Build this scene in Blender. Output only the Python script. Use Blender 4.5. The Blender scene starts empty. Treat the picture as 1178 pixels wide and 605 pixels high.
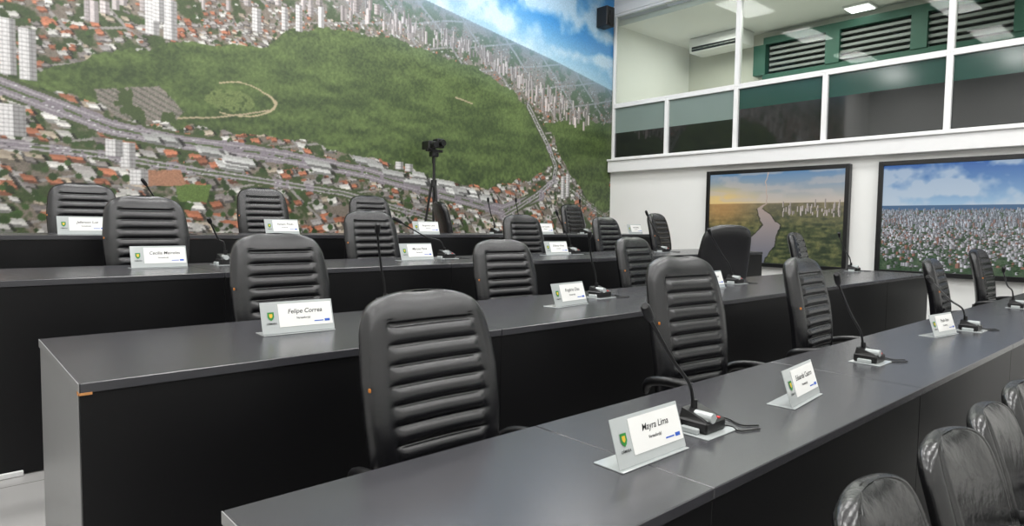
import bpy, bmesh, numpy as np, random
from math import *
from mathutils import Vector, Matrix
random.seed(7); rng=np.random.default_rng(11)
S=bpy.context.scene
S.view_settings.view_transform='Standard'
S.view_settings.look='None'
COL=bpy.context.collection
CZ=1.378
# ---------------------------------------------------------------- materials
def lin(c): return tuple((x/12.92 if x<=.04045 else ((x+.055)/1.055)**2.4) for x in c)
def mat(name,col,rough=.5,metal=0,noise=0,nscale=20,bump=0,bscale=200,spec=.5,emit=None,estr=0,coat=0,bdist=.002):
    m=bpy.data.materials.new(name);m.use_nodes=True;nt=m.node_tree;b=nt.nodes['Principled BSDF']
    c=lin(col)
    b.inputs['Base Color'].default_value=(*c,1);b.inputs['Roughness'].default_value=rough;b.inputs['Metallic'].default_value=metal
    b.inputs['Specular IOR Level'].default_value=spec
    b.inputs['Coat Weight'].default_value=coat
    tc=nt.nodes.new('ShaderNodeTexCoord')
    if noise>0:
        n=nt.nodes.new('ShaderNodeTexNoise');n.inputs['Scale'].default_value=nscale;n.inputs['Detail'].default_value=5
        r=nt.nodes.new('ShaderNodeMapRange');r.inputs[3].default_value=1-noise;r.inputs[4].default_value=1+noise
        mx=nt.nodes.new('ShaderNodeVectorMath');mx.operation='SCALE';mx.inputs[0].default_value=c
        nt.links.new(tc.outputs['Object'],n.inputs['Vector']);nt.links.new(n.outputs[0],r.inputs[0]);nt.links.new(r.outputs[0],mx.inputs['Scale']);nt.links.new(mx.outputs[0],b.inputs['Base Color'])
    if bump>0:
        n=nt.nodes.new('ShaderNodeTexNoise');n.inputs['Scale'].default_value=bscale;n.inputs['Detail'].default_value=3
        bp=nt.nodes.new('ShaderNodeBump');bp.inputs['Strength'].default_value=bump;bp.inputs['Distance'].default_value=bdist
        nt.links.new(tc.outputs['Object'],n.inputs['Vector']);nt.links.new(n.outputs[0],bp.inputs['Height']);nt.links.new(bp.outputs[0],b.inputs['Normal'])
    if emit: b.inputs['Emission Color'].default_value=(*lin(emit),1);b.inputs['Emission Strength'].default_value=estr
    return m
M={}
M['top']=mat('desk_top_laminate',(.225,.225,.24),.24,noise=.08,nscale=6,bump=.12,bscale=400,spec=.6)
M['front']=mat('desk_front_laminate',(.06,.06,.066),.42,noise=.1,nscale=5,spec=.25)
M['end']=mat('desk_end_laminate',(.56,.56,.56),.4,noise=.04,nscale=8)
M['chip']=mat('chipped_wood',(.75,.52,.3),.7,noise=.2,nscale=60)
M['leather']=mat('black_leather',(.085,.085,.095),.27,noise=.1,nscale=8,bump=.3,bscale=350,spec=.65)
M['leather0']=mat('creased_black_leather',(.085,.085,.09),.27,noise=.1,nscale=8,bump=.5,bscale=14,spec=.65,bdist=.012)
M['plastic']=mat('black_plastic',(.08,.08,.085),.32,noise=.05)
M['metal']=mat('chrome',(.75,.75,.77),.2,metal=1,noise=.02)
M['tag']=mat('orange_tag',(.75,.45,.15),.5,noise=.05)
M['acr']=mat('acrylic_grey',(.70,.72,.72),.12,noise=.03,coat=.4)
M['card']=mat('white_card',(.93,.93,.92),.5,noise=.01)
M['green']=mat('emblem_green',(.15,.5,.2),.5,noise=.05)
M['yellow']=mat('emblem_yellow',(.85,.7,.2),.5,noise=.05)
M['blue']=mat('logo_blue',(.15,.35,.75),.5,noise=.05)
M['ink']=mat('ink_black',(.05,.05,.06),.6,noise=.02)
M['white']=mat('white_paint',(.91,.91,.90),.6,noise=.02,nscale=3)
M['ceil']=mat('ceiling_paint',(.93,.93,.93),.7,noise=.02,nscale=3)
M['frame']=mat('white_aluminium',(.90,.90,.90),.35,noise=.02)
M['film']=mat('dark_window_film',(.08,.095,.095),.05,noise=.05,nscale=2,spec=1.0)  # opaque pane painted dark for the dim booth and reflected mural
M['filmg']=mat('green_window_film',(.14,.27,.24),.12,noise=.12,nscale=1.5)  # opaque pane painted green for the green-lit booth wall behind
M['filml']=mat('pale_window_film',(.47,.53,.51),.15,noise=.08,nscale=1.5)  # opaque pane painted pale for the lighter booth view
M['booth']=mat('booth_paint',(.80,.80,.76),.6,noise=.03,nscale=2)
M['bgreen']=mat('green_paint',(.14,.33,.27),.5,noise=.06)
M['slat']=mat('louver_grey',(.50,.52,.51),.4,noise=.05)
M['dark']=mat('dark_void',(.08,.09,.09),.5,noise=.05)
M['lamp']=mat('lamp_diffuser',(1,1,1),.5,noise=.001,emit=(1,1,1),estr=4)
M['soot']=mat('speaker_black',(.07,.07,.08),.5,bump=.5,bscale=300,noise=.05)
M['led']=mat('led_red',(.8,.1,.1),.4,noise=.02)
def tile():
    m=bpy.data.materials.new('floor_tile');m.use_nodes=True;nt=m.node_tree;b=nt.nodes['Principled BSDF']
    tc=nt.nodes.new('ShaderNodeTexCoord');br=nt.nodes.new('ShaderNodeTexBrick');br.offset=0
    br.inputs['Scale'].default_value=1;br.inputs['Brick Width'].default_value=.6;br.inputs['Row Height'].default_value=.6;br.inputs['Mortar Size'].default_value=.004
    br.inputs['Color1'].default_value=(*lin((.66,.655,.65)),1);br.inputs['Color2'].default_value=(*lin((.63,.625,.62)),1);br.inputs['Mortar'].default_value=(*lin((.46,.45,.44)),1)
    nt.links.new(tc.outputs['Object'],br.inputs['Vector']);nt.links.new(br.outputs['Color'],b.inputs['Base Color']);b.inputs['Roughness'].default_value=.22
    return m
M['tile']=tile()
def glassmat():
    m=bpy.data.materials.new('clear_glass');m.use_nodes=True;nt=m.node_tree;nt.nodes.clear()
    o=nt.nodes.new('ShaderNodeOutputMaterial');mx=nt.nodes.new('ShaderNodeMixShader');t=nt.nodes.new('ShaderNodeBsdfTransparent');g=nt.nodes.new('ShaderNodeBsdfGlossy');fr=nt.nodes.new('ShaderNodeFresnel');fr.inputs[0].default_value=1.2
    t.inputs[0].default_value=(.80,.83,.81,1);g.inputs['Roughness'].default_value=.02
    nt.links.new(fr.outputs[0],mx.inputs[0]);nt.links.new(t.outputs[0],mx.inputs[1]);nt.links.new(g.outputs[0],mx.inputs[2]);nt.links.new(mx.outputs[0],o.inputs[0]);return m
M['glass']=glassmat()
def printmat(name,emit=0):
    m=bpy.data.materials.new(name);m.use_nodes=True;nt=m.node_tree;b=nt.nodes['Principled BSDF']
    a=nt.nodes.new('ShaderNodeVertexColor');a.layer_name='Col'
    tc=nt.nodes.new('ShaderNodeTexCoord');n=nt.nodes.new('ShaderNodeTexNoise');n.inputs['Scale'].default_value=45;n.inputs['Detail'].default_value=4
    r=nt.nodes.new('ShaderNodeMapRange');r.inputs[1].default_value=.3;r.inputs[2].default_value=.7;r.inputs[3].default_value=.86;r.inputs[4].default_value=1.10
    mx=nt.nodes.new('ShaderNodeVectorMath');mx.operation='SCALE'
    nt.links.new(tc.outputs['Object'],n.inputs['Vector']);nt.links.new(n.outputs[0],r.inputs[0]);nt.links.new(r.outputs[0],mx.inputs['Scale']);nt.links.new(a.outputs[0],mx.inputs[0])
    nt.links.new(mx.outputs[0],b.inputs['Base Color']);b.inputs['Roughness'].default_value=.45
    if emit:
        nt.links.new(a.outputs[0],b.inputs['Emission Color']);b.inputs['Emission Strength'].default_value=emit;b.inputs['Roughness'].default_value=.2
        nt.links.remove(b.inputs['Base Color'].links[0]);b.inputs['Base Color'].default_value=(.02,.02,.02,1)
    return m
# ---------------------------------------------------------------- mesh builder
class MB:
    def __init__(s): s.v=[];s.f=[];s.m=[];s.sm=[];s.mats=[]
    def mi(s,k):
        if k not in s.mats: s.mats.append(k)
        return s.mats.index(k)
    def add(s,vs,fs,k,smooth=False,X=None):
        o=len(s.v)
        if X is not None: vs=[X@Vector(p) for p in vs]
        s.v+= [tuple(p) for p in vs]; i=s.mi(k)
        for f in fs: s.f.append([a+o for a in f]);s.m.append(i);s.sm.append(smooth)
    def box(s,x0,x1,y0,y1,z0,z1,k,bev=0,X=None,seg=1):
        bm=bmesh.new();bmesh.ops.create_cube(bm,size=1)
        for v in bm.verts: v.co=Vector(((x0+x1)/2+v.co.x*(x1-x0),(y0+y1)/2+v.co.y*(y1-y0),(z0+z1)/2+v.co.z*(z1-z0)))
        if bev: bmesh.ops.bevel(bm,geom=bm.edges[:],offset=bev,segments=seg,affect='EDGES',profile=.5)
        bm.verts.index_update()
        s.add([v.co.copy() for v in bm.verts],[[v.index for v in f.verts] for f in bm.faces],k,seg>1,X);bm.free()
    def tube(s,pts,r,k,seg=8,X=None,closed=False):
        pts=[Vector(p) for p in pts];n=len(pts);rs=r if isinstance(r,(list,tuple)) else [r]*n
        vs=[];fs=[];up=None
        for i,p in enumerate(pts):
            t=(pts[min(i+1,n-1)]-pts[max(i-1,0)]).normalized()
            if up is None: up=Vector((0,0,1)) if abs(t.z)<.9 else Vector((1,0,0))
            a=(up-t*up.dot(t)).normalized();b=t.cross(a);up=a
            for j in range(seg):
                an=2*pi*j/seg;vs.append(p+a*cos(an)*rs[i]+b*sin(an)*rs[i])
        for i in range(n-1):
            for j in range(seg): fs.append([i*seg+j,i*seg+(j+1)%seg,(i+1)*seg+(j+1)%seg,(i+1)*seg+j])
        s.add(vs,fs,k,True,X)
        s.add(vs[:seg],[list(range(seg))[::-1]],k,False,X);s.add(vs[-seg:],[list(range(seg))],k,False,X)
    def mesh(s,name):
        me=bpy.data.meshes.new(name);me.from_pydata(s.v,[],s.f)
        for k in s.mats: me.materials.append(M[k])
        me.polygons.foreach_set('material_index',s.m);me.polygons.foreach_set('use_smooth',s.sm);me.update()
        bm=bmesh.new();bm.from_mesh(me);bmesh.ops.recalc_face_normals(bm,faces=bm.faces[:]);bm.to_mesh(me);bm.free()
        return me
    def obj(s,name,loc=(0,0,0)):
        o=bpy.data.objects.new(name,s.mesh(name));o.location=loc;COL.objects.link(o);return o
def inst(name,me,loc,rz=0,sc=(1,1,1)):
    o=bpy.data.objects.new(name,me);o.location=loc;o.rotation_euler=(0,0,rz);o.scale=sc;COL.objects.link(o);return o
def bez(p,n=12):
    P=[Vector(q) for q in p];P=[P[0]*2-P[1]]+P+[P[-1]*2-P[-2]];out=[]
    for i in range(1,len(P)-2):
        for k in range(n):
            t=k/n;a,b,c,d=P[i-1:i+3]
            out.append(.5*((2*b)+(c-a)*t+(2*a-5*b+4*c-d)*t*t+(3*b-a-3*c+d)*t**3))
    out.append(P[-2]);return out
# ---------------------------------------------------------------- room
XR=8.898; YW=7.411; XL=-2.6; YB=-3.2; ZC=5.4
rows={1:(.8265,1.4623,.46,8.45,0.0),2:(2.1268,3.0164,.293,7.65,.179),3:(3.7241,4.6137,-1.9,7.25,.35),4:(5.3214,6.211,-1.9,7.42,.521)}
def slab(name,*a,k='white',bev=0):
    b=MB();b.box(*a,k,bev);return b.obj(name)
slab('floor',XL-.2,12.4,YB-.2,YW+.2,-.40,-.18,k='tile')
def platform(name,y0,z0,z1,x1):
    b=MB();b.box(XL,x1,y0,YW-.02,z0,z1,'tile');b.box(XL,x1,y0-.004,y0,z0,z1-.0,'front');return b.obj(name)
platform('floor_platform',.86,-.18,0,XR)
platform('floor_platform',2.158,0,.179,XR)
platform('floor_platform',3.756,.179,.35,8.1)
platform('floor_platform',5.353,.35,.521,8.1)
slab('ceiling',XL-.2,XR+.1,YB-.2,YW+.2,ZC,ZC+.1,k='ceil')
slab('wall_north',XL-.2,12.4,YW,YW+.15,-.18,ZC+.1)
slab('wall_west',XL-.15,XL,YB,YW,-.18,ZC)
slab('wall_south',XL-.15,12.4,YB-.15,YB,-.18,ZC)
zl=CZ+1.10; zf=CZ+2.05; zt=CZ+3.60
b=MB()
b.box(XR,XR+.15,YB,YW,-.18,zl-.02,'white')
b.box(XR,XR+.15,YB,YW,zt,ZC,'white')
b.obj('wall_east')
b=MB();b.box(XR-.12,XR-.001,YB,YW-.02,zl-.19,zl+.0,'frame',.006);b.box(XR-.15,XR-.001,YB,YW-.02,zl-.0,zl+.03,'frame',.004);b.obj('trim_1')
b=MB();b.box(XR-.05,XR-.001,YB,YW-.02,zt,zt+.14,'frame',.004);b.obj('trim_2')
b=MB();b.box(XL,.285,3.708,3.7235,.18,.205,'frame',.003);b.obj('baseboard_north')
def window(name,y0,y1,z0,z1,kind):
    b=MB();w=.035;x0,x1=XR-.03,XR+.05
    b.box(x0,x1,y0,y0+w,z0,z1,'frame',.003);b.box(x0,x1,y1-w,y1,z0,z1,'frame',.003)
    b.box(x0,x1,y0+w,y1-w,z0,z0+w,'frame',.003);b.box(x0,x1,y0+w,y1-w,z1-w*1.1,z1,'frame',.003)
    xg=XR+.012
    if kind=='clear': b.box(xg,xg+.006,y0+w,y1-w,z0+w,z1-w,'glass')
    else:
        zm=z0+(z1-z0)*(.5 if kind=='filml' else .64)
        b.box(xg,xg+.006,y0+w,y1-w,z0+w,zm,'film');b.box(xg,xg+.006,y0+w,y1-w,zm,z1-w,kind)  # opaque panes: booth view and reflection are put into their colours
    return b.obj(name)
lo=[7.38,6.27,5.06,3.78,2.37,1.0,-.35,-1.7,YB]
for i in range(len(lo)-1): window('window_%d'%(i+1),lo[i+1],lo[i],zl+.03,zf,'filml' if i<2 else 'filmg')
up=[7.38,5.06,2.37,-.35,YB]
for i in range(len(up)-1): window('window_%d'%(i+9),up[i+1],up[i],zf,zt,'clear')
# technical booth behind the glass
bx=11.2
b=MB();b.box(XR+.15,bx+.1,YB,YW,zl-.12,zl-.02,'booth');b.obj('floor_booth')
b=MB();b.box(bx,bx+.1,YB,YW,zl-.02,zt,'booth');b.obj('wall_booth_east')
b=MB();b.box(XR+.15,bx,YB,YW,CZ+3.45,CZ+3.55,'ceil');b.obj('ceiling_booth')
b=MB();z0,z1=CZ+2.68,CZ+3.20
b.box(bx-.03,bx-.005,-3,5.75,z0,z1,'dark')
b.box(bx-.16,bx-.005,-3,5.8,z0-.16,z0,'bgreen');b.box(bx-.16,bx-.005,-3,5.8,z1,z1+.12,'bgreen')
y=-3
while y<5.8:
    b.box(bx-.18,bx-.03,y,y+.22,z0,z1,'bgreen');y+=1.25
for k in range(5):
    zz=z0+.05+k*.095
    b.box(bx-.12,bx-.03,-3,5.7,zz,zz+.042,'slat')
b.obj('window_louvred')  # louvre band added in the booth to imitate windows reflected in the glass
b=MB()
b.box(10.55,11.0,5.95,7.0,CZ+3.18,CZ+3.4495,'frame',.03,seg=3)
b.box(10.535,10.56,6.02,6.93,CZ+3.20,CZ+3.28,'dark',.004)
for k in range(8): b.box(10.50,10.56,6.05+k*.11,6.14+k*.11,CZ+3.225,CZ+3.235,'slat')
b.obj('air_conditioner')
b=MB();b.box(10.7,11.05,3.95,4.35,CZ+3.41,CZ+3.449,'frame',.005);b.box(10.73,11.02,3.98,4.32,CZ+3.40,CZ+3.41,'lamp');b.obj('ceiling_lamp')
def area(name,loc,sx,sy,e,rot=(0,0,0),c=(1,1,1)):
    l=bpy.data.lights.new(name,'AREA');l.shape='RECTANGLE';l.size=sx;l.size_y=sy;l.energy=e;l.color=c
    o=bpy.data.objects.new(name,l);o.location=loc;o.rotation_euler=rot;COL.objects.link(o)
area('booth_light',(9.9,5.0,CZ+3.38),.8,3,85,c=(1,.98,.92))
area('booth_light',(9.9,0,CZ+3.38),.8,4,35,c=(1,.98,.92))
for x in (-.8,1.7,4.2,6.7):
    for y in (-1.6,1.0,3.6,6.2):
        b=MB();b.box(x-.62,x+.62,y-.32,y+.32,ZC-.05,ZC-.001,'frame',.006);b.box(x-.58,x+.58,y-.28,y+.28,ZC-.056,ZC-.05,'lamp');b.obj('ceiling_light_panel')
        area('panel_light',(x,y,ZC-.07),1.16,.56,48,c=(1,.99,.97))
# ---------------------------------------------------------------- painted images
def up2(g,h,w):
    gh,gw=g.shape;yy=np.linspace(0,gh-1.001,h);xx=np.linspace(0,gw-1.001,w);yi=yy.astype(int);xi=xx.astype(int);fy=(yy-yi)[:,None];fx=(xx-xi)[None]
    fy=fy*fy*(3-2*fy);fx=fx*fx*(3-2*fx)
    return g[yi][:,xi]*(1-fy)*(1-fx)+g[yi+1][:,xi]*fy*(1-fx)+g[yi][:,xi+1]*(1-fy)*fx+g[yi+1][:,xi+1]*fy*fx
def nz(h,w,c): return up2(rng.random((max(2,int(h/c)+2),max(2,int(w/c)+2))),h,w)
def fbm(h,w,c):
    return nz(h,w,c)*.5+nz(h,w,c/2)*.27+nz(h,w,c/4)*.15+nz(h,w,max(2,c/8))*.08
def blur(im,k=.5):
    o=im.copy();o[1:-1,1:-1]=im[1:-1,1:-1]*(1-k)+k*(im[:-2,1:-1]+im[2:,1:-1]+im[1:-1,:-2]+im[1:-1,2:])/4;return o
def inpoly(X,Y,P):
    r=np.zeros(X.shape,bool);n=len(P)
    for i in range(n):
        x1,y1=P[i];x2,y2=P[(i+1)%n]
        if y1==y2: continue
        c=((y1>Y)!=(y2>Y))&(X<(x2-x1)*(Y-y1)/(y2-y1)+x1);r^=c
    return r
def distline(X,Y,P):
    d=np.full(X.shape,9.)
    for (x1,y1),(x2,y2) in zip(P[:-1],P[1:]):
        L=(x2-x1)**2+(y2-y1)**2;t=np.clip(((X-x1)*(x2-x1)+(Y-y1)*(y2-y1))/L,0,1)
        d=np.minimum(d,np.hypot(X-x1-t*(x2-x1),Y-y1-t*(y2-y1)))
    return d
def gridobj(name,O,UX,UZ,w,h,img,material):
    O=np.array(O);a=np.linspace(0,1,w);c=np.linspace(0,1,h)
    V=O+a[None,:,None]*np.array(UX)+c[:,None,None]*np.array(UZ)
    me=bpy.data.meshes.new(name);me.vertices.add(w*h);me.vertices.foreach_set('co',V.reshape(-1).astype(np.float32))
    idx=np.arange(w*h).reshape(h,w);q=np.stack([idx[:-1,:-1],idx[:-1,1:],idx[1:,1:],idx[1:,:-1]],-1).reshape(-1)
    nf=(w-1)*(h-1);me.loops.add(nf*4);me.loops.foreach_set('vertex_index',q.astype(np.int32));me.polygons.add(nf);me.polygons.foreach_set('loop_start',(np.arange(nf)*4).astype(np.int32))
    try: me.polygons.foreach_set('loop_total',np.full(nf,4,np.int32))
    except Exception: pass
    me.update(calc_edges=True);me.validate()
    at=me.color_attributes.new('Col','FLOAT_COLOR','POINT')
    c=np.clip(img,0,1);c=np.where(c<=.04045,c/12.92,((c+.055)/1.055)**2.4)
    at.data.foreach_set('color',np.concatenate([c,np.ones((h,w,1))],-1).reshape(-1).astype(np.float32))
    me.materials.append(material);o=bpy.data.objects.new(name,me);COL.objects.link(o);return o
def rect(img,x0,z0,dx,dz,X0,Z0,wx,wz,sk,col,shade=None):
    h,w,_=img.shape
    i0=int((x0-X0-wx-wz)/dx);i1=int((x0-X0+wx+wz)/dx)+2;j0=int((z0-Z0-wx-wz)/dz);j1=int((z0-Z0+wx+wz)/dz)+2
    i0=max(i0,0);j0=max(j0,0);i1=min(i1,w);j1=min(j1,h)
    if i1<=i0 or j1<=j0: return
    xs=X0+np.arange(i0,i1)*dx-x0;zs=Z0+np.arange(j0,j1)*dz-z0
    A,B=np.meshgrid(xs,zs);B2=B-A*sk;A2=A+B*.6
    sub=img[j0:j1,i0:i1]
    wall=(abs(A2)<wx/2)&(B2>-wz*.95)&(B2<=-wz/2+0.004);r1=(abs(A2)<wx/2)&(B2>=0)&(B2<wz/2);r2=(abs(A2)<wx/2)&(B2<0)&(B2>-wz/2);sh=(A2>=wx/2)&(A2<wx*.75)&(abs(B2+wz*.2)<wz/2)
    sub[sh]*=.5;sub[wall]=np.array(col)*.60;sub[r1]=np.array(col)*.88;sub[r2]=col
def tower(img,x,z,w_,h_,dx,dz,X0,Z0,col):
    i0=int((x-X0)/dx);i1=max(i0+2,int((x+w_-X0)/dx));im=i0+max(1,int((i1-i0)*.62));j0=int((z-Z0)/dz);j1=int((z+h_-Z0)/dz)
    H,W,_=img.shape
    if i0<0 or j0<0 or i1>W or j1>H: return
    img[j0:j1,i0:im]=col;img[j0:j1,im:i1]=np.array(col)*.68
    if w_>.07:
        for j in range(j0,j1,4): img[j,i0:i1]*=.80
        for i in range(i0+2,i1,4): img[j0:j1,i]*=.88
pal=[((.90,.89,.87),.27),((.78,.50,.38),.22),((.66,.42,.32),.10),((.74,.72,.71),.19),((.58,.55,.54),.12),((.80,.74,.66),.10)]
pc=np.array([p[0] for p in pal]);pw=np.array([p[1] for p in pal]);pw/=pw.sum()
# ---- mural
X0,X1=-.9,XR-.012;Z0,Z1=-.85,3.98;dx=.0092;dz=.0092
w=int((X1-X0)/dx)+1;h=int((Z1-Z0)/dz)+1;dx=(X1-X0)/(w-1);dz=(Z1-Z0)/(h-1)
X,Z=np.meshgrid(np.linspace(X0,X1,w),np.linspace(Z0,Z1,h))
def hzf(x): return np.interp(x,[-1,3.4,4.88,6.2,7.5,8.9],[3.6,3.25,2.98,2.78,2.58,2.32])
hz=hzf(X);img=np.zeros((h,w,3))
n1=nz(h,w,50);g=fbm(h,w,15);n4=rng.random((h,w))
img[:]=np.array([.50,.46,.42]);tg=np.clip((g-.49)*9,0,1)[...,None];img=img*(1-tg)+np.array([.25,.31,.18])*tg
img*=(.80+.20*n4+.14*n1)[...,None]
for ang,sp in ((.22,.34),(-.75,.44)):
    s=(X*sin(ang)*-1+Z*cos(ang));pp=np.abs(((s/sp+n1*.10)%1)-.5)
    m=pp<.035;img[m]=np.array([.58,.56,.55])
B=[]
for k in range(22000):
    x=rng.uniform(X0,X1);z=rng.uniform(Z0,3.3)
    H_=hzf(x)-z
    if H_<.12: continue
    s=min(1,H_/3.0);
    if rng.random()>(.24+.76*(1-s)): continue
    B.append((z,x,s))
B.sort(reverse=True)
dist=nz(h,w,70)
for z,x,s in B:
    j=min(h-1,int((z-Z0)/dz));i=min(w-1,int((x-X0)/dx))
    if g[j,i]>.56 and rng.random()<.75: continue
    q=dist[j,i]
    ww=pw*np.array([1.6-q,.5+q,.5+q,1,1,1]);ww/=ww.sum()
    c=pc[rng.choice(6,p=ww)]*(rng.uniform(.86,1.08))
    wx=(.014+.100*s**1.2)*rng.uniform(.55,1.4);wz=wx*rng.uniform(.35,.6)
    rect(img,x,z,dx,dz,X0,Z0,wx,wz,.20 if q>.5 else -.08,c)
for k in range(2600):
    x=rng.uniform(X0,X1);z=rng.uniform(Z0,3.0);s=(hzf(x)-z)/3
    if s<.05: continue
    r=.012+.03*s*rng.random();i=int((x-X0)/dx);j=int((z-Z0)/dz);q=max(1,int(r/dx))
    aa,bb=np.mgrid[-q:q+1,-q:q+1];mm=(aa*aa+bb*bb)<=q*q
    js=np.clip(j+aa[mm],0,h-1);is_=np.clip(i+bb[mm],0,w-1);img[js,is_]=np.array([.20,.28,.14])*rng.uniform(.8,1.25)
# park forest, flat terrain
F1=[(.6,1.20),(1.23,1.57),(2.04,1.81),(2.81,1.97),(3.21,2.20),(3.87,2.33),(4.55,2.36),(5.75,2.23),(6.58,1.99),(7.04,1.62),(7.50,1.02),(6.97,.71),(6.10,.50),(5.17,.62),(4.11,.84),(3.31,.92),(2.70,.96),(1.95,.99),(1.5,1.0),(1.15,1.12)]
F2=[(7.25,1.62),(8.0,1.72),(8.9,1.75),(8.9,.2),(8.2,.45),(7.85,.85),(7.62,1.15)]
jx=(fbm(h,w,24)-.5)*.26;jz=(fbm(h,w,24)-.5)*.16
f=inpoly(X+jx,Z+jz,F1)|inpoly(X+jx,Z+jz,F2)
# crowns: small bright tops on dark gaps, size shrinking with distance, with flat wide patches
c1=nz(h,w,3.6);c2=nz(h,w*1,2.2);far=np.clip((Z-.5)/1.8,0,1)
crown=c1*(1-far)+c2*far
gh=up2(rng.random((int(h/9)+2,int(w/34)+2)),h,w)   # horizontally stretched patches
tt=np.clip(.08+.50*crown+.22*n4*.6+.42*(gh-.4)+.10*far,0,1)
fc=np.array([.14,.20,.10])[None]*(1-tt[f][:,None])+np.array([.46,.54,.30])[None]*tt[f][:,None]
img[f]=fc
pk=inpoly(X+jx*.3,Z+jz*.3,[(1.12,1.22),(1.75,1.36),(2.02,1.12),(1.9,1.0),(1.4,.98)])
img[pk]=np.array([.52,.49,.46])*(.85+.3*n4[pk])[:,None]
m=pk&((((X*.5+Z)/.06)%1)<.35);img[m]=np.array([.40,.40,.36])*(.8+.4*n4[m])[:,None]
m=pk&(g>.56);img[m]=(.26,.32,.18)
d=np.hypot((X-2.55),(Z-1.32)*2.2);m=(abs(d-.40+jx*.3)<.015)&(X>2.35);img[m]=(.72,.66,.54)
m=(np.hypot((X-2.50)+jx,(Z-1.28)*2.4+jz*2)<.26)&(c1>.35);img[m]=np.array([.42,.48,.28])*(.85+.25*n4[m])[:,None]
for P in ([(1.95,1.05),(2.3,1.10),(2.6,1.16),(2.9,1.24)],[(5.5,1.75),(5.8,1.70)]):
    m=distline(X+jx*.2,Z+jz*.2,P)<.009;img[m]=(.68,.62,.52)
for P,wd in (([(-.9,1.55),(.3,1.24),(.49,1.17),(1.36,.88),(2.0,.80),(2.80,.76),(4.11,.62),(5.3,.40),(6.4,.20),(7.2,.45)],.085),([(6.9,1.80),(7.18,1.45),(7.40,1.15),(7.52,.92),(7.47,.70),(7.1,.45),(6.4,.1)],.05),([(-.9,.9),(.4,.66),(1.2,.62),(2.3,.50),(3.8,.35),(5.2,.05)],.045),([(7.47,.70),(7.8,.62),(8.3,.35),(8.9,.1)],.03)):
    dl=distline(X+jx*.06,Z+jz*.08,P);m=dl<wd;img[m]=np.array([.54,.51,.54])*(.92+.14*n4[m])[:,None]
    m=abs(dl-wd*.5)<.007;img[m]=(.66,.64,.65)
    m=(abs(dl-wd)<.014)&(g>.47);img[m]=(.28,.33,.20)
    m=(dl<.010)&(g>.44);img[m]=(.32,.38,.24)
    for k in range(110):
        i=rng.integers(0,len(P)-1);t=rng.random();o=rng.uniform(-wd,wd)*.8
        x=P[i][0]+t*(P[i+1][0]-P[i][0]);z=P[i][1]+t*(P[i+1][1]-P[i][1])+o
        jj=int((z-Z0)/dz);ii=int((x-X0)/dx)
        if 0<=jj<h-1 and 0<=ii<w-2: img[jj,ii:ii+2]=rng.choice([.25,.9])
m=inpoly(X+jx*.4,Z+jz*.4,[(1.55,.48),(1.95,.52),(2.0,.36),(1.6,.33)]);img[m]=np.array([.66,.48,.38])*(.88+.2*n4[m])[:,None]
m=inpoly(X+jx*.4,Z+jz*.4,[(1.9,.36),(2.25,.38),(2.2,.18),(1.95,.18)]);img[m]=np.array([.38,.47,.24])*(.85+.25*n4[m])[:,None]
for k in range(34):
    x=rng.uniform(1.6,6.3);z=np.interp(x,[1.6,2.8,4.1,6.3],[.93,.58,.80,.36])+rng.uniform(-.10,.02);wx=rng.uniform(.12,.34)
    rect(img,x,z,dx,dz,X0,Z0,wx,.065,-.10,np.array(rng.choice([.92,.82,.72]))*np.array([1,1,.99]))
# haze
hh=np.clip((hz-Z)/.9,0,1)[...,None]
c_far=np.array([.50,.61,.70]);k_=1-hh**.5;img=img*(1-k_*.9)+c_far*k_*.9
for k in range(230):
    x=rng.uniform(3.9,8.3);top=np.interp(x,[3.9,5.75,6.6,7.1,8.3],[2.45,2.33,2.1,1.75,1.5]);z=top+rng.uniform(0,.45)*max(.1,(hzf(x)-top-.15));s=np.interp(hzf(x)-z,[.1,1],[.45,1.1])
    hzk=np.interp(hzf(x)-z,[.1,.8],[.45,0]);c=(np.array([.90,.85,.84])*rng.uniform(.70,1.02))*(1-hzk)+c_far*hzk;tower(img,x,z,rng.uniform(.028,.055)*s,rng.uniform(.08,.26)*s,dx,dz,X0,Z0,c)
for k in range(75):
    x=rng.uniform(.9,4.3);z=np.interp(x,[.9,4.3],[1.75,2.55])+rng.uniform(0,.6);tower(img,x,z,rng.uniform(.04,.08),rng.uniform(.1,.24),dx,dz,X0,Z0,np.array([.86,.82,.82])*rng.uniform(.78,1.05))
for x,z,a,c_ in ((.50,1.28,.12,.50),(.64,1.25,.13,.46),(1.66,1.86,.13,.36),(1.83,1.84,.13,.40),(1.74,2.0,.1,.4),(2.72,2.1,.1,.26),(3.05,2.18,.08,.26),(3.22,2.2,.08,.3),(3.5,2.3,.07,.24),(.46,.74,.22,.28),(1.42,.52,.13,.24),(1.3,.62,.14,.16),(7.66,.42,.09,.36),(7.77,.46,.09,.38),(1.5,.35,.16,.16),(4.55,.70,.12,.1),(4.7,.68,.12,.1)):
    tower(img,x,z,a,c_,dx,dz,X0,Z0,(.89,.88,.88))
sk=Z>hz;cl=up2(rng.random((int(h/22)+2,int(w/70)+2)),h,w)*.5+fbm(h,w,40)*.5;t=np.clip((Z-hz)/.6,0,1)[...,None]
skc=np.array([.64,.78,.86])*(1-t)+np.array([.25,.55,.80])*t
cm=np.clip((cl-.46)*6,0,1)[...,None];skc=skc*(1-cm*.7)+np.array([.86,.91,.94])*cm*.7
img=np.where(sk[...,None],skc,img)
img=blur(img,.35)*.95
gridobj('aerial_city_mural',(X0,YW-.006,CZ+Z0),(X1-X0,0,0),(0,0,Z1-Z0),w,h,img,printmat('mural_print'))
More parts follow.
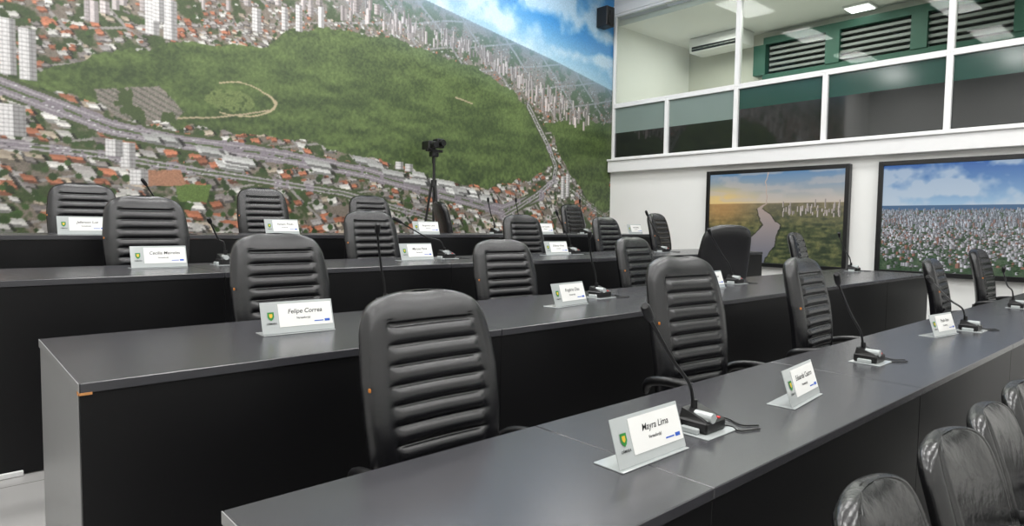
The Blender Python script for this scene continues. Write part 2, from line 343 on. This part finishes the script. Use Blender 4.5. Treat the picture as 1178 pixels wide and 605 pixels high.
# ---- screens
def scr1(w,h):
    u,v=np.meshgrid(np.linspace(0,1,w),np.linspace(0,1,h));im=np.zeros((h,w,3))
    hl=.66;rn=rng.random((h,w))
    t=np.clip((v-hl)/(1-hl),0,1)[...,None];sky=np.array([.88,.82,.74])*(1-t)+np.array([.42,.60,.78])*t
    glow=np.exp(-((u-.10)**2/.07+(v-.68)**2/.03))[...,None];sky=sky*(1-glow)+np.array([1,.86,.56])*glow
    c=np.clip((up2(rng.random((24,7)),h,w)*.6+fbm(h,w,40)*.4-.45)*3,0,.5)[...,None];sky=sky*(1-c)+np.array([.86,.82,.80])*c
    n=fbm(h,w,14)*.6+up2(rng.random((50,18)),h,w)*.4;n=np.clip((n-.5)*2.6+.45,0,1);land=np.array([.17,.23,.13])*(1-n[...,None])+np.array([.46,.47,.28])*n[...,None]
    land*=(.8+.35*rn)[...,None]
    hz_=np.clip((v-.38)/.28,0,1)[...,None]*.6;land=land*(1-hz_)+np.array([.66,.58,.50])*hz_
    gl=np.exp(-((u-.1)**2/.05+(v-.62)**2/.06))[...,None]*.6;land=land*(1-gl)+np.array([.95,.68,.36])*gl
    im=np.where((v>hl)[...,None],sky,land)
    wob=(fbm(h,w,30)-.5)*.05
    cx=np.interp(v[:,0],[0,.15,.3,.42,.52,.60,.66],[.30,.38,.46,.50,.46,.41,.46])[:,None];hw=np.interp(v[:,0],[0,.3,.45,.60,.66],[.16,.09,.055,.02,.003])[:,None]
    dd=np.abs(u-cx+wob);r=dd<hw;im[r]=(np.array([.60,.57,.58])+(v[r]-.3)[:,None]*np.array([.5,.35,.2]))
    r=(dd<hw+.012)&(dd>=hw)&(v<.6);im[r]*=.65
    for k in range(46):
        x=rng.uniform(.58,.98);tower(im,x,.54+rng.uniform(-.03,.08),.010,rng.uniform(.025,.085),1/(w-1),1/(h-1),0,0,np.array([.88,.83,.80])*rng.uniform(.85,1.05))
    return im*.88
def scr2(w,h):
    u,v=np.meshgrid(np.linspace(0,1,w),np.linspace(0,1,h));hl=.62
    t=np.clip((v-hl)/(1-hl),0,1)[...,None];sky=np.array([.66,.80,.91])*(1-t)+np.array([.18,.40,.70])*t
    c=np.clip((up2(rng.random((16,4)),h,w)*.4+fbm(h,w,50)*.6-.47)*5,0,.75)[...,None];sky=sky*(1-c)+np.array([.82,.87,.92])*c
    n=fbm(h,w,12)[...,None];land=np.array([.12,.24,.15])*(1-n)+np.array([.38,.45,.34])*n;land*=(.8+.35*rng.random((h,w,1)))
    im=np.where((v>hl)[...,None],sky,land)
    m=(v>hl-.05)&(v<=hl);im[m]=(.24,.40,.56)
    B=sorted([(hl-.05-abs(rng.normal(0,.22)),rng.random()) for k in range(3800)],reverse=True)
    for z,x in B:
        if z<0: continue
        s=(hl-z)/hl;hk=np.clip(1-s*2.0,0,1)*.4
        c=np.array([.90,.90,.93])*rng.uniform(.5,1.05) if rng.random()<.85 else np.array([.62,.44,.38])
        c=c*(1-hk)+np.array([.50,.64,.78])*hk
        tower(im,x,z,.005+.016*s*rng.uniform(.4,1.4),(.012+.028*s)*rng.uniform(.4,1.3)*(1.7 if z>.42 else .8),1/(w-1),1/(h-1),0,0,c)
    for k in range(400):
        x=rng.random();z=abs(rng.normal(0,.2));j=int(z*(h-1));i=int(x*(w-1))
        if z<.5: im[j:j+3,i:i+5]=np.array([.15,.27,.14])*rng.uniform(.8,1.2)
    return im*.92
def screen(y0,y1,fn):
    z0,z1=CZ-.563,CZ+.828;b=MB();x1=XR-.002;x0=XR-.085;fw=.055
    b.box(x0,x1,y0,y0+fw,z0,z1,'plastic',.004);b.box(x0,x1,y1-fw,y1,z0,z1,'plastic',.004);b.box(x0,x1,y0+fw,y1-fw,z0,z0+fw,'plastic',.004);b.box(x0,x1,y0+fw,y1-fw,z1-fw,z1,'plastic',.004)
    b.box(x0+.03,x1,y0+fw,y1-fw,z0+fw,z1-fw,'dark')
    o=b.obj('video_wall_screen')
    p=gridobj('display',(x0+.026,y1-fw,z0+fw),(0,-(y1-y0-2*fw),0),(0,0,z1-z0-2*fw),420,280,fn(420,280),printmat('display_img',.85));p.parent=o
screen(3.40,5.47,scr1);screen(.95,3.06,scr2)
# ---------------------------------------------------------------- desks
for i,(ya,yb,xa,xb,zp) in rows.items():
    zt_=zp+.74;b=MB();g=.002
    x=xa;first=True
    while x<xb-.01:
        L=(.95 if (first and i==1) else 1.55);x2=min(xb,x+L)
        if xb-x2<.4: x2=xb
        b.box(x+g/2,x2-g/2,ya,yb,zt_-.030,zt_,'top',.0025)
        b.box(x+g/2+.0,x2-g/2,ya+.006,ya+.028,zp-(.165 if i>1 else -.002)+.0,zt_-.031,'front',.0015)
        if not first: b.box(x-.012,x+.012,ya+.2,yb-.10,zp+.002,zt_-.031,'front')
        x=x2;first=False
    b.box(xa+.0,xa+.028,ya+.029,yb-.01,zp+.001,zt_-.031,'end',.0015)
    b.box(xb-.028,xb-.0,ya+.029,yb-.01,zp+.001,zt_-.031,'end',.0015)
    b.box(xa-.003,xa-.0005,ya+.001,yb,zt_-.03,zt_-.001,'end')
    if i==2:
        b.box(xa-.001,xa+.030,ya-.0025,ya+.0,zt_-.034,zt_-.027,'chip')
        b.box(xa-.004,xa-.002,ya,ya+.02,zt_-.034,zt_-.024,'chip')
    b.obj('council_desk')
# ---------------------------------------------------------------- chairs
def cushion(b,ribs,z0,H,hw,T,y0,lean,k='leather',curve=.03,X=None):
    NU,NV=48,(190 if ribs else 50)
    ss=[sin(-pi/2+pi*a/NU) for a in range(NU+1)]
    if ribs: ts=[(.5-.5*cos(pi*c/NV))*.4+.6*c/NV for c in range(NV+1)]
    else: ts=[.5-.5*cos(pi*c/NV) for c in range(NV+1)]
    vs=[];fs=[]
    for side in (0,1):
        for t in ts:
            q=abs(2*t-1);wd=np.interp(t,[0,.15,.45,.62,.85,1],[.88,.92,.99,1.0,.94,.86])*hw
            e=max(0,1-q**(8 if t>.5 else 9))**(1/2.6);wd_=wd*(.30*min(1,e*1.2)+.70*e)
            ez=max(0,1-q**10)**.5
            for s in ss:
                es=max(0,1-abs(s)**5)**.5;x=s*wd_
                th=T*.5*es*ez
                if side==0:
                    d=th*1.0
                    if ribs:
                        a=abs(s);inr=1/(1+exp((a-.66)*70));tt=(t-.09)/.77
                        if 0<tt<1:
                            rb=abs(sin(pi*9*tt))**.45;d+=inr*(.024*rb-.018)
                        d-=.015*exp(-((a-.68)/.022)**2)*(1 if .07<t<.89 else 0)
                        if inr>.3: d-=.012*exp(-((t-.09)/.008)**2)+.012*exp(-((t-.865)/.008)**2)
                    else:
                        # stitched side seams
                        d-=.008*exp(-((abs(s)-.80)/.03)**2)
                    yy=-d
                else: yy=th*.75
                z=z0+H*t
                yc=y0+lean*t-curve*sin(pi*t*1.1)-.022*(s*s)
                vs.append((x,yc+yy,z))
    n=(NU+1);m=(NV+1)
    for side in (0,1):
        o=side*n*m
        for j in range(NV):
            for i in range(NU):
                q=[o+j*n+i,o+j*n+i+1,o+(j+1)*n+i+1,o+(j+1)*n+i];fs.append(q if side==0 else q[::-1])
    b.add(vs,fs,k,True,X)
def chair_mesh(name,ribs=True,z0=.47,H=.73,hw=.262,arms=True,T=.125,k='leather'):
    b=MB()
    cushion(b,ribs,z0,H,hw,T,.265,.095,k)
    NU=24
    vs=[];fs=[]
    for side in (0,1):
        for c in range(NU+1):
            t=.5-.5*cos(pi*c/NU);q=abs(2*t-1);e=max(0,1-q**6)**(1/3)
            for a in range(NU+1):
                s=sin(-pi/2+pi*a/NU);th=.055*max(0,1-abs(s)**5)**.5*max(0,1-q**8)**.5
                vs.append((s*.25*e,-.25+.50*t,.46+(th if side==0 else -th)))
    n=NU+1
    for side in (0,1):
        o=side*n*n
        for j in range(NU):
            for i in range(NU):
                q=[o+j*n+i,o+j*n+i+1,o+(j+1)*n+i+1,o+(j+1)*n+i];fs.append(q if side==0 else q[::-1])
    b.add(vs,fs,k,True)
    b.box(-.19,.19,-.18,.2,.385,.41,'plastic',.008)
    b.tube(bez([(0,.05,.39),(0,.24,.385),(0,.345,.45),(0,.34,.62)]),.022,'plastic')
    if arms:
        for sx in (-1,1):
            p=bez([(sx*.18,.10,.40),(sx*.27,.10,.41),(sx*.305,.10,.50),(sx*.30,.06,.63),(sx*.295,-.05,.668),(sx*.29,-.16,.655),(sx*.285,-.22,.62)],6)
            b.tube(p,[.013]*12+[.016]*(len(p)-12),'plastic')
            p=bez([(sx*.265,.29,.60),(sx*.30,.24,.66),(sx*.305,.12,.685),(sx*.30,-.02,.682),(sx*.29,-.12,.668)],6)
            b.tube(p,[.012,.014,.017]+[.021]*(len(p)-5)+[.018,.012],'plastic',10)
    b.tube([(0,0,.39),(0,0,.25)],.020,'metal',12);b.tube([(0,0,.27),(0,0,.10)],.030,'plastic',12)
    for kk in range(5):
        a=2*pi*kk/5+.3;c,s=cos(a),sin(a)
        b.tube([(0,0,.125),(c*.12,s*.12,.115),(c*.27,s*.27,.075)],[.030,.024,.014],'plastic',8)
        for o in (-.014,.014):
            px,py=c*.27-s*o,s*.27+c*o
            b.tube([(px+s*.008,py-c*.008,.028),(px-s*.008,py+c*.008,.028)],.028,'plastic',14)
        b.tube([(c*.27,s*.27,.075),(c*.27,s*.27,.03)],.008,'plastic',6)
    if ribs: b.box(-hw*.99-.004,-hw*.99+.002,.220,.231,z0+H*.60,z0+H*.60+.013,'tag',.002)
    return b.mesh(name)
CH=chair_mesh('office_chair')
CH0=chair_mesh('auditorium_chair',ribs=False,z0=.44,H=.525,hw=.25,arms=True,T=.10,k='leather0')
chairs={1:[(1.21,.41,0),(2.65,.49,-.1),(4.00,.45,.05),(6.55,.38,.1),(8.0,.44,0)],
2:[(1.35,.39,.02),(2.87,.35,-.05),(4.34,.36,.1),(5.38,.47,2.7),(7.30,.40,.2)],
3:[(1.08,.44,0),(2.79,.38,.05),(4.51,.38,-.05),(5.87,.38,.08),(6.90,.44,.2)],
4:[(.96,.41,0),(2.48,.44,.04),(3.66,.41,-.03),(4.88,.37,1.2),(7.0,.41,.1)]}
for i,l in chairs.items():
    ya,yb,xa,xb,zp=rows[i]
    for x,zt_,rz in l:
        yy=yb
        if rz>1: yy=yb+(.30 if i<4 else .12)
        inst('office_chair',CH,(x,yy,zp+.001),rz,(1,1,(.74+zt_)/1.195))
for k,x in enumerate((1.62,2.19,2.66,3.15,3.68,4.2)):
    inst('auditorium_chair',CH0,(x,.20,-.179),.05*(-1)**k,(1,1,1.0))
# ---------------------------------------------------------------- name plates
def textdata(s,size):
    cu=bpy.data.curves.new('tmp','FONT');cu.body=s;cu.size=size;cu.align_x='CENTER';cu.shear=.2;cu.offset=.0002
    o=bpy.data.objects.new('tmp',cu);COL.objects.link(o);bpy.context.view_layer.update()
    me=bpy.data.meshes.new_from_object(o.evaluated_get(bpy.context.evaluated_depsgraph_get()))
    v=[x.co.copy() for x in me.vertices];f=[list(p.vertices) for p in me.polygons]
    bpy.data.objects.remove(o);bpy.data.curves.remove(cu);bpy.data.meshes.remove(me);return v,f
def nameplate(loc,rz,nm,w=.30):
    b=MB();t=radians(18)
    X=Matrix.Translation((0,-.045,.006))@Matrix.Rotation(pi/2-t,4,'X')
    hw=w/2;hh=.130
    b.box(-hw,hw,0,hh,-.003,0,'acr',.0008,X)
    b.box(-hw,hw,-.055,.045,0,.004,'acr',.001)
    b.box(-hw+.070,hw-.006,.024,hh-.010,.0003,.0016,'card',0,X)
    cx=-hw+.038;sv=[(cx-.013,.088),(cx+.013,.088),(cx+.013,.068),(cx+.008,.059),(cx,.053),(cx-.008,.059),(cx-.013,.068)]
    b.add([(p[0],p[1],.0022) for p in sv],[list(range(7))],'green',False,X)
    b.add([(cx+(p[0]-cx)*.5,.074+(p[1]-.074)*.5,.0026) for p in sv],[list(range(7))],'yellow',False,X)
    v,f=textdata('CÂMARA',.010);b.add([(p.x+cx,p.y+.038,.0022) for p in v],f,'ink',False,X)
    v,f=textdata(nm,.026);b.add([(p.x+.03,p.y+.078,.0022) for p in v],f,'ink',False,X)
    v,f=textdata('Vereador(a)',.012);b.add([(p.x+.02,p.y+.054,.0022) for p in v],f,'ink',False,X)
    b.box(hw-.040,hw-.018,.036,.046,.0017,.0022,'blue',0,X);b.box(hw-.085,hw-.046,.038,.042,.0017,.0022,'blue',0,X)
    o=b.obj('name_plate',loc);o.rotation_euler=(0,0,rz)
pls={1:[(1.455,1.08,.0,'Mayra Lima'),(2.38,1.08,.10,'Eduarda Castro'),(4.54,1.20,-.12,'Paulo Reis')],
2:[(1.12,2.60,-.05,'Felipe Correa'),(2.69,2.55,.12,'Rogério Dias'),(4.29,2.6,.1,'Ana Souza')],
3:[(1.00,4.28,0,'Cecília Meireles'),(2.75,4.2,.05,'Marcos Paiva'),(4.37,4.3,0,'Dilemar Alves')],
4:[(.80,5.5,0,'Jeferson Luz'),(2.24,5.5,.05,'Renato Prado'),(3.72,5.5,-.05,'Sargento Lima'),(5.38,5.5,0,'Luiz Claudio'),(7.1,5.5,0,'Kássio Melo')]}
for i,l in pls.items():
    for x,y,rz,nm in l: nameplate((x,y,rows[i][4]+.7402),rz,nm,.30)
# ---------------------------------------------------------------- microphones
def microphone(x,y,z,tipx,tipdz,dy=.06,unit=True):
    b=MB()
    b.box(-.085,.085,-.075,.065,0,.004,'acr',.001)
    b.box(-.055,.055,-.05,.055,.004,.040,'plastic',.005)
    b.add([(-.05,-.045,.040),(.05,-.045,.040),(.05,.05,.040),(-.05,.05,.040),(-.046,-.02,.050),(.046,-.02,.050),(.046,.045,.070),(-.046,.045,.070)],[[0,1,5,4],[1,2,6,5],[2,3,7,6],[3,0,4,7],[4,5,6,7],[0,3,2,1]],'plastic')
    for k in range(4): b.box(-.036+k*.02,-.024+k*.02,-.043,-.028,.040,.045,'acr' if k<3 else 'led',.001)
    b.box(-.075,-.058,-.03,.03,.004,.022,'acr',.003)
    b.tube([(-.02,.01,.05),(-.02,-.052,.05)],.016,'acr',14)
    tx=tipx-x
    p=bez([(0,.03,.05),(tx*.08,.03,.14),(tx*.35,.03,tipdz*.55),(tx*.80,.03-dy*.5,tipdz*.88)],10)
    b.tube([(0,.03,.05),(0,.03,.09)],.011,'plastic',10)
    b.tube(p,.0055,'plastic',8)
    e=p[-1];d=(Vector((tx,.03-dy,tipdz))-e)
    b.tube([e,e+d*.12,e+d*.3,e+d*.9,e+d],[.006,.010,.0135,.0135,.009],'soot',12)
    b.tube(bez([(.05,.03,.015),(.11,.06,.006),(.16,.01,.004),(.13,-.06,.004),(.17,-.10,.004)],8),.003,'plastic',6)
    b.tube(bez([(.05,-.02,.012),(.09,-.05,.005),(.07,-.09,.004),(.14,-.12,.004)],8),.003,'plastic',6)
    b.obj('gooseneck_microphone',(x,y,z))
ms={1:[(1.79,1.10,1.44,.42),(3.34,1.16,2.84,.445),(4.91,1.12,3.90,.39),(6.68,1.21,6.0,.36)],
2:[(1.74,2.90,1.66,.45),(3.16,2.70,3.02,.42),(4.85,2.72,4.38,.44),(7.35,2.75,6.85,.41)],
3:[(1.42,4.36,1.30,.30),(3.12,4.30,2.60,.32),(4.68,4.35,4.4,.42),(5.97,4.21,5.6,.44)],
4:[(1.40,5.6,1.2,.42),(4.75,5.6,4.6,.4),(6.25,5.6,6.1,.44),(5.3,5.75,5.15,.42)]}
for i,l in ms.items():
    for x,y,tx,tz in l: microphone(x,y,rows[i][4]+.7402,tx,tz)
# ---------------------------------------------------------------- tripod camera
b=MB();h0=CZ+.86-.521
for k in range(3):
    a=2*pi*k/3+.5;b.tube([(cos(a)*.03,sin(a)*.03,h0-.35),(cos(a)*.24,sin(a)*.24,.01)],[.018,.012],'plastic',8)
b.tube([(0,0,.35),(0,0,h0+.02)],.018,'plastic',10)
b.tube([(0,0,h0-.38),(0,0,h0-.30)],.040,'plastic',12)
b.box(-.05,.05,-.045,.045,h0,h0+.07,'plastic',.008)
b.box(-.13,-.01,-.07,.10,h0+.09,h0+.20,'plastic',.012);b.tube([(-.07,-.07,h0+.145),(-.07,-.15,h0+.145)],.038,'plastic',14)
b.box(.02,.14,-.05,.07,h0+.12,h0+.24,'plastic',.012);b.tube([(.08,-.05,h0+.18),(.08,-.11,h0+.18)],.04,'plastic',14)
b.box(-.12,.13,-.02,.02,h0+.065,h0+.10,'plastic',.004)
b.tube([(0,.03,h0+.05),(.10,.18,h0-.06)],.008,'plastic',6)
b.obj('tripod_video_camera',(4.94,7.10,.521))
b=MB();b.box(8.42,8.62,YW-.24,YW-.012,CZ+3.30,CZ+3.62,'soot',.01);b.tube([(8.52,YW-.242,CZ+3.40),(8.52,YW-.25,CZ+3.40)],.07,'plastic',20);b.tube([(8.52,YW-.242,CZ+3.54),(8.52,YW-.25,CZ+3.54)],.03,'plastic',16);b.obj('wall_speaker')
# ---------------------------------------------------------------- world, camera
W=bpy.data.worlds.new('w');S.world=W;W.use_nodes=True;W.node_tree.nodes['Background'].inputs[0].default_value=(.8,.85,.9,1);W.node_tree.nodes['Background'].inputs[1].default_value=.4
yaw,pitch,roll=.8425,.0601,.0130
F0=Vector((cos(yaw),sin(yaw),0));R0=Vector((sin(yaw),-cos(yaw),0));U0=Vector((0,0,1))
F=F0*cos(pitch)-U0*sin(pitch);U=U0*cos(pitch)+F0*sin(pitch);R=R0*cos(roll)+U*sin(roll);U=U*cos(roll)-R0*sin(roll)
cd=bpy.data.cameras.new('camera');cd.sensor_width=36;cd.lens=748.65*36/1178;cd.clip_start=.05
co=bpy.data.objects.new('camera',cd);COL.objects.link(co)
co.matrix_world=Matrix(((R.x,U.x,-F.x,0),(R.y,U.y,-F.y,0),(R.z,U.z,-F.z,CZ),(0,0,0,1)))
S.camera=co
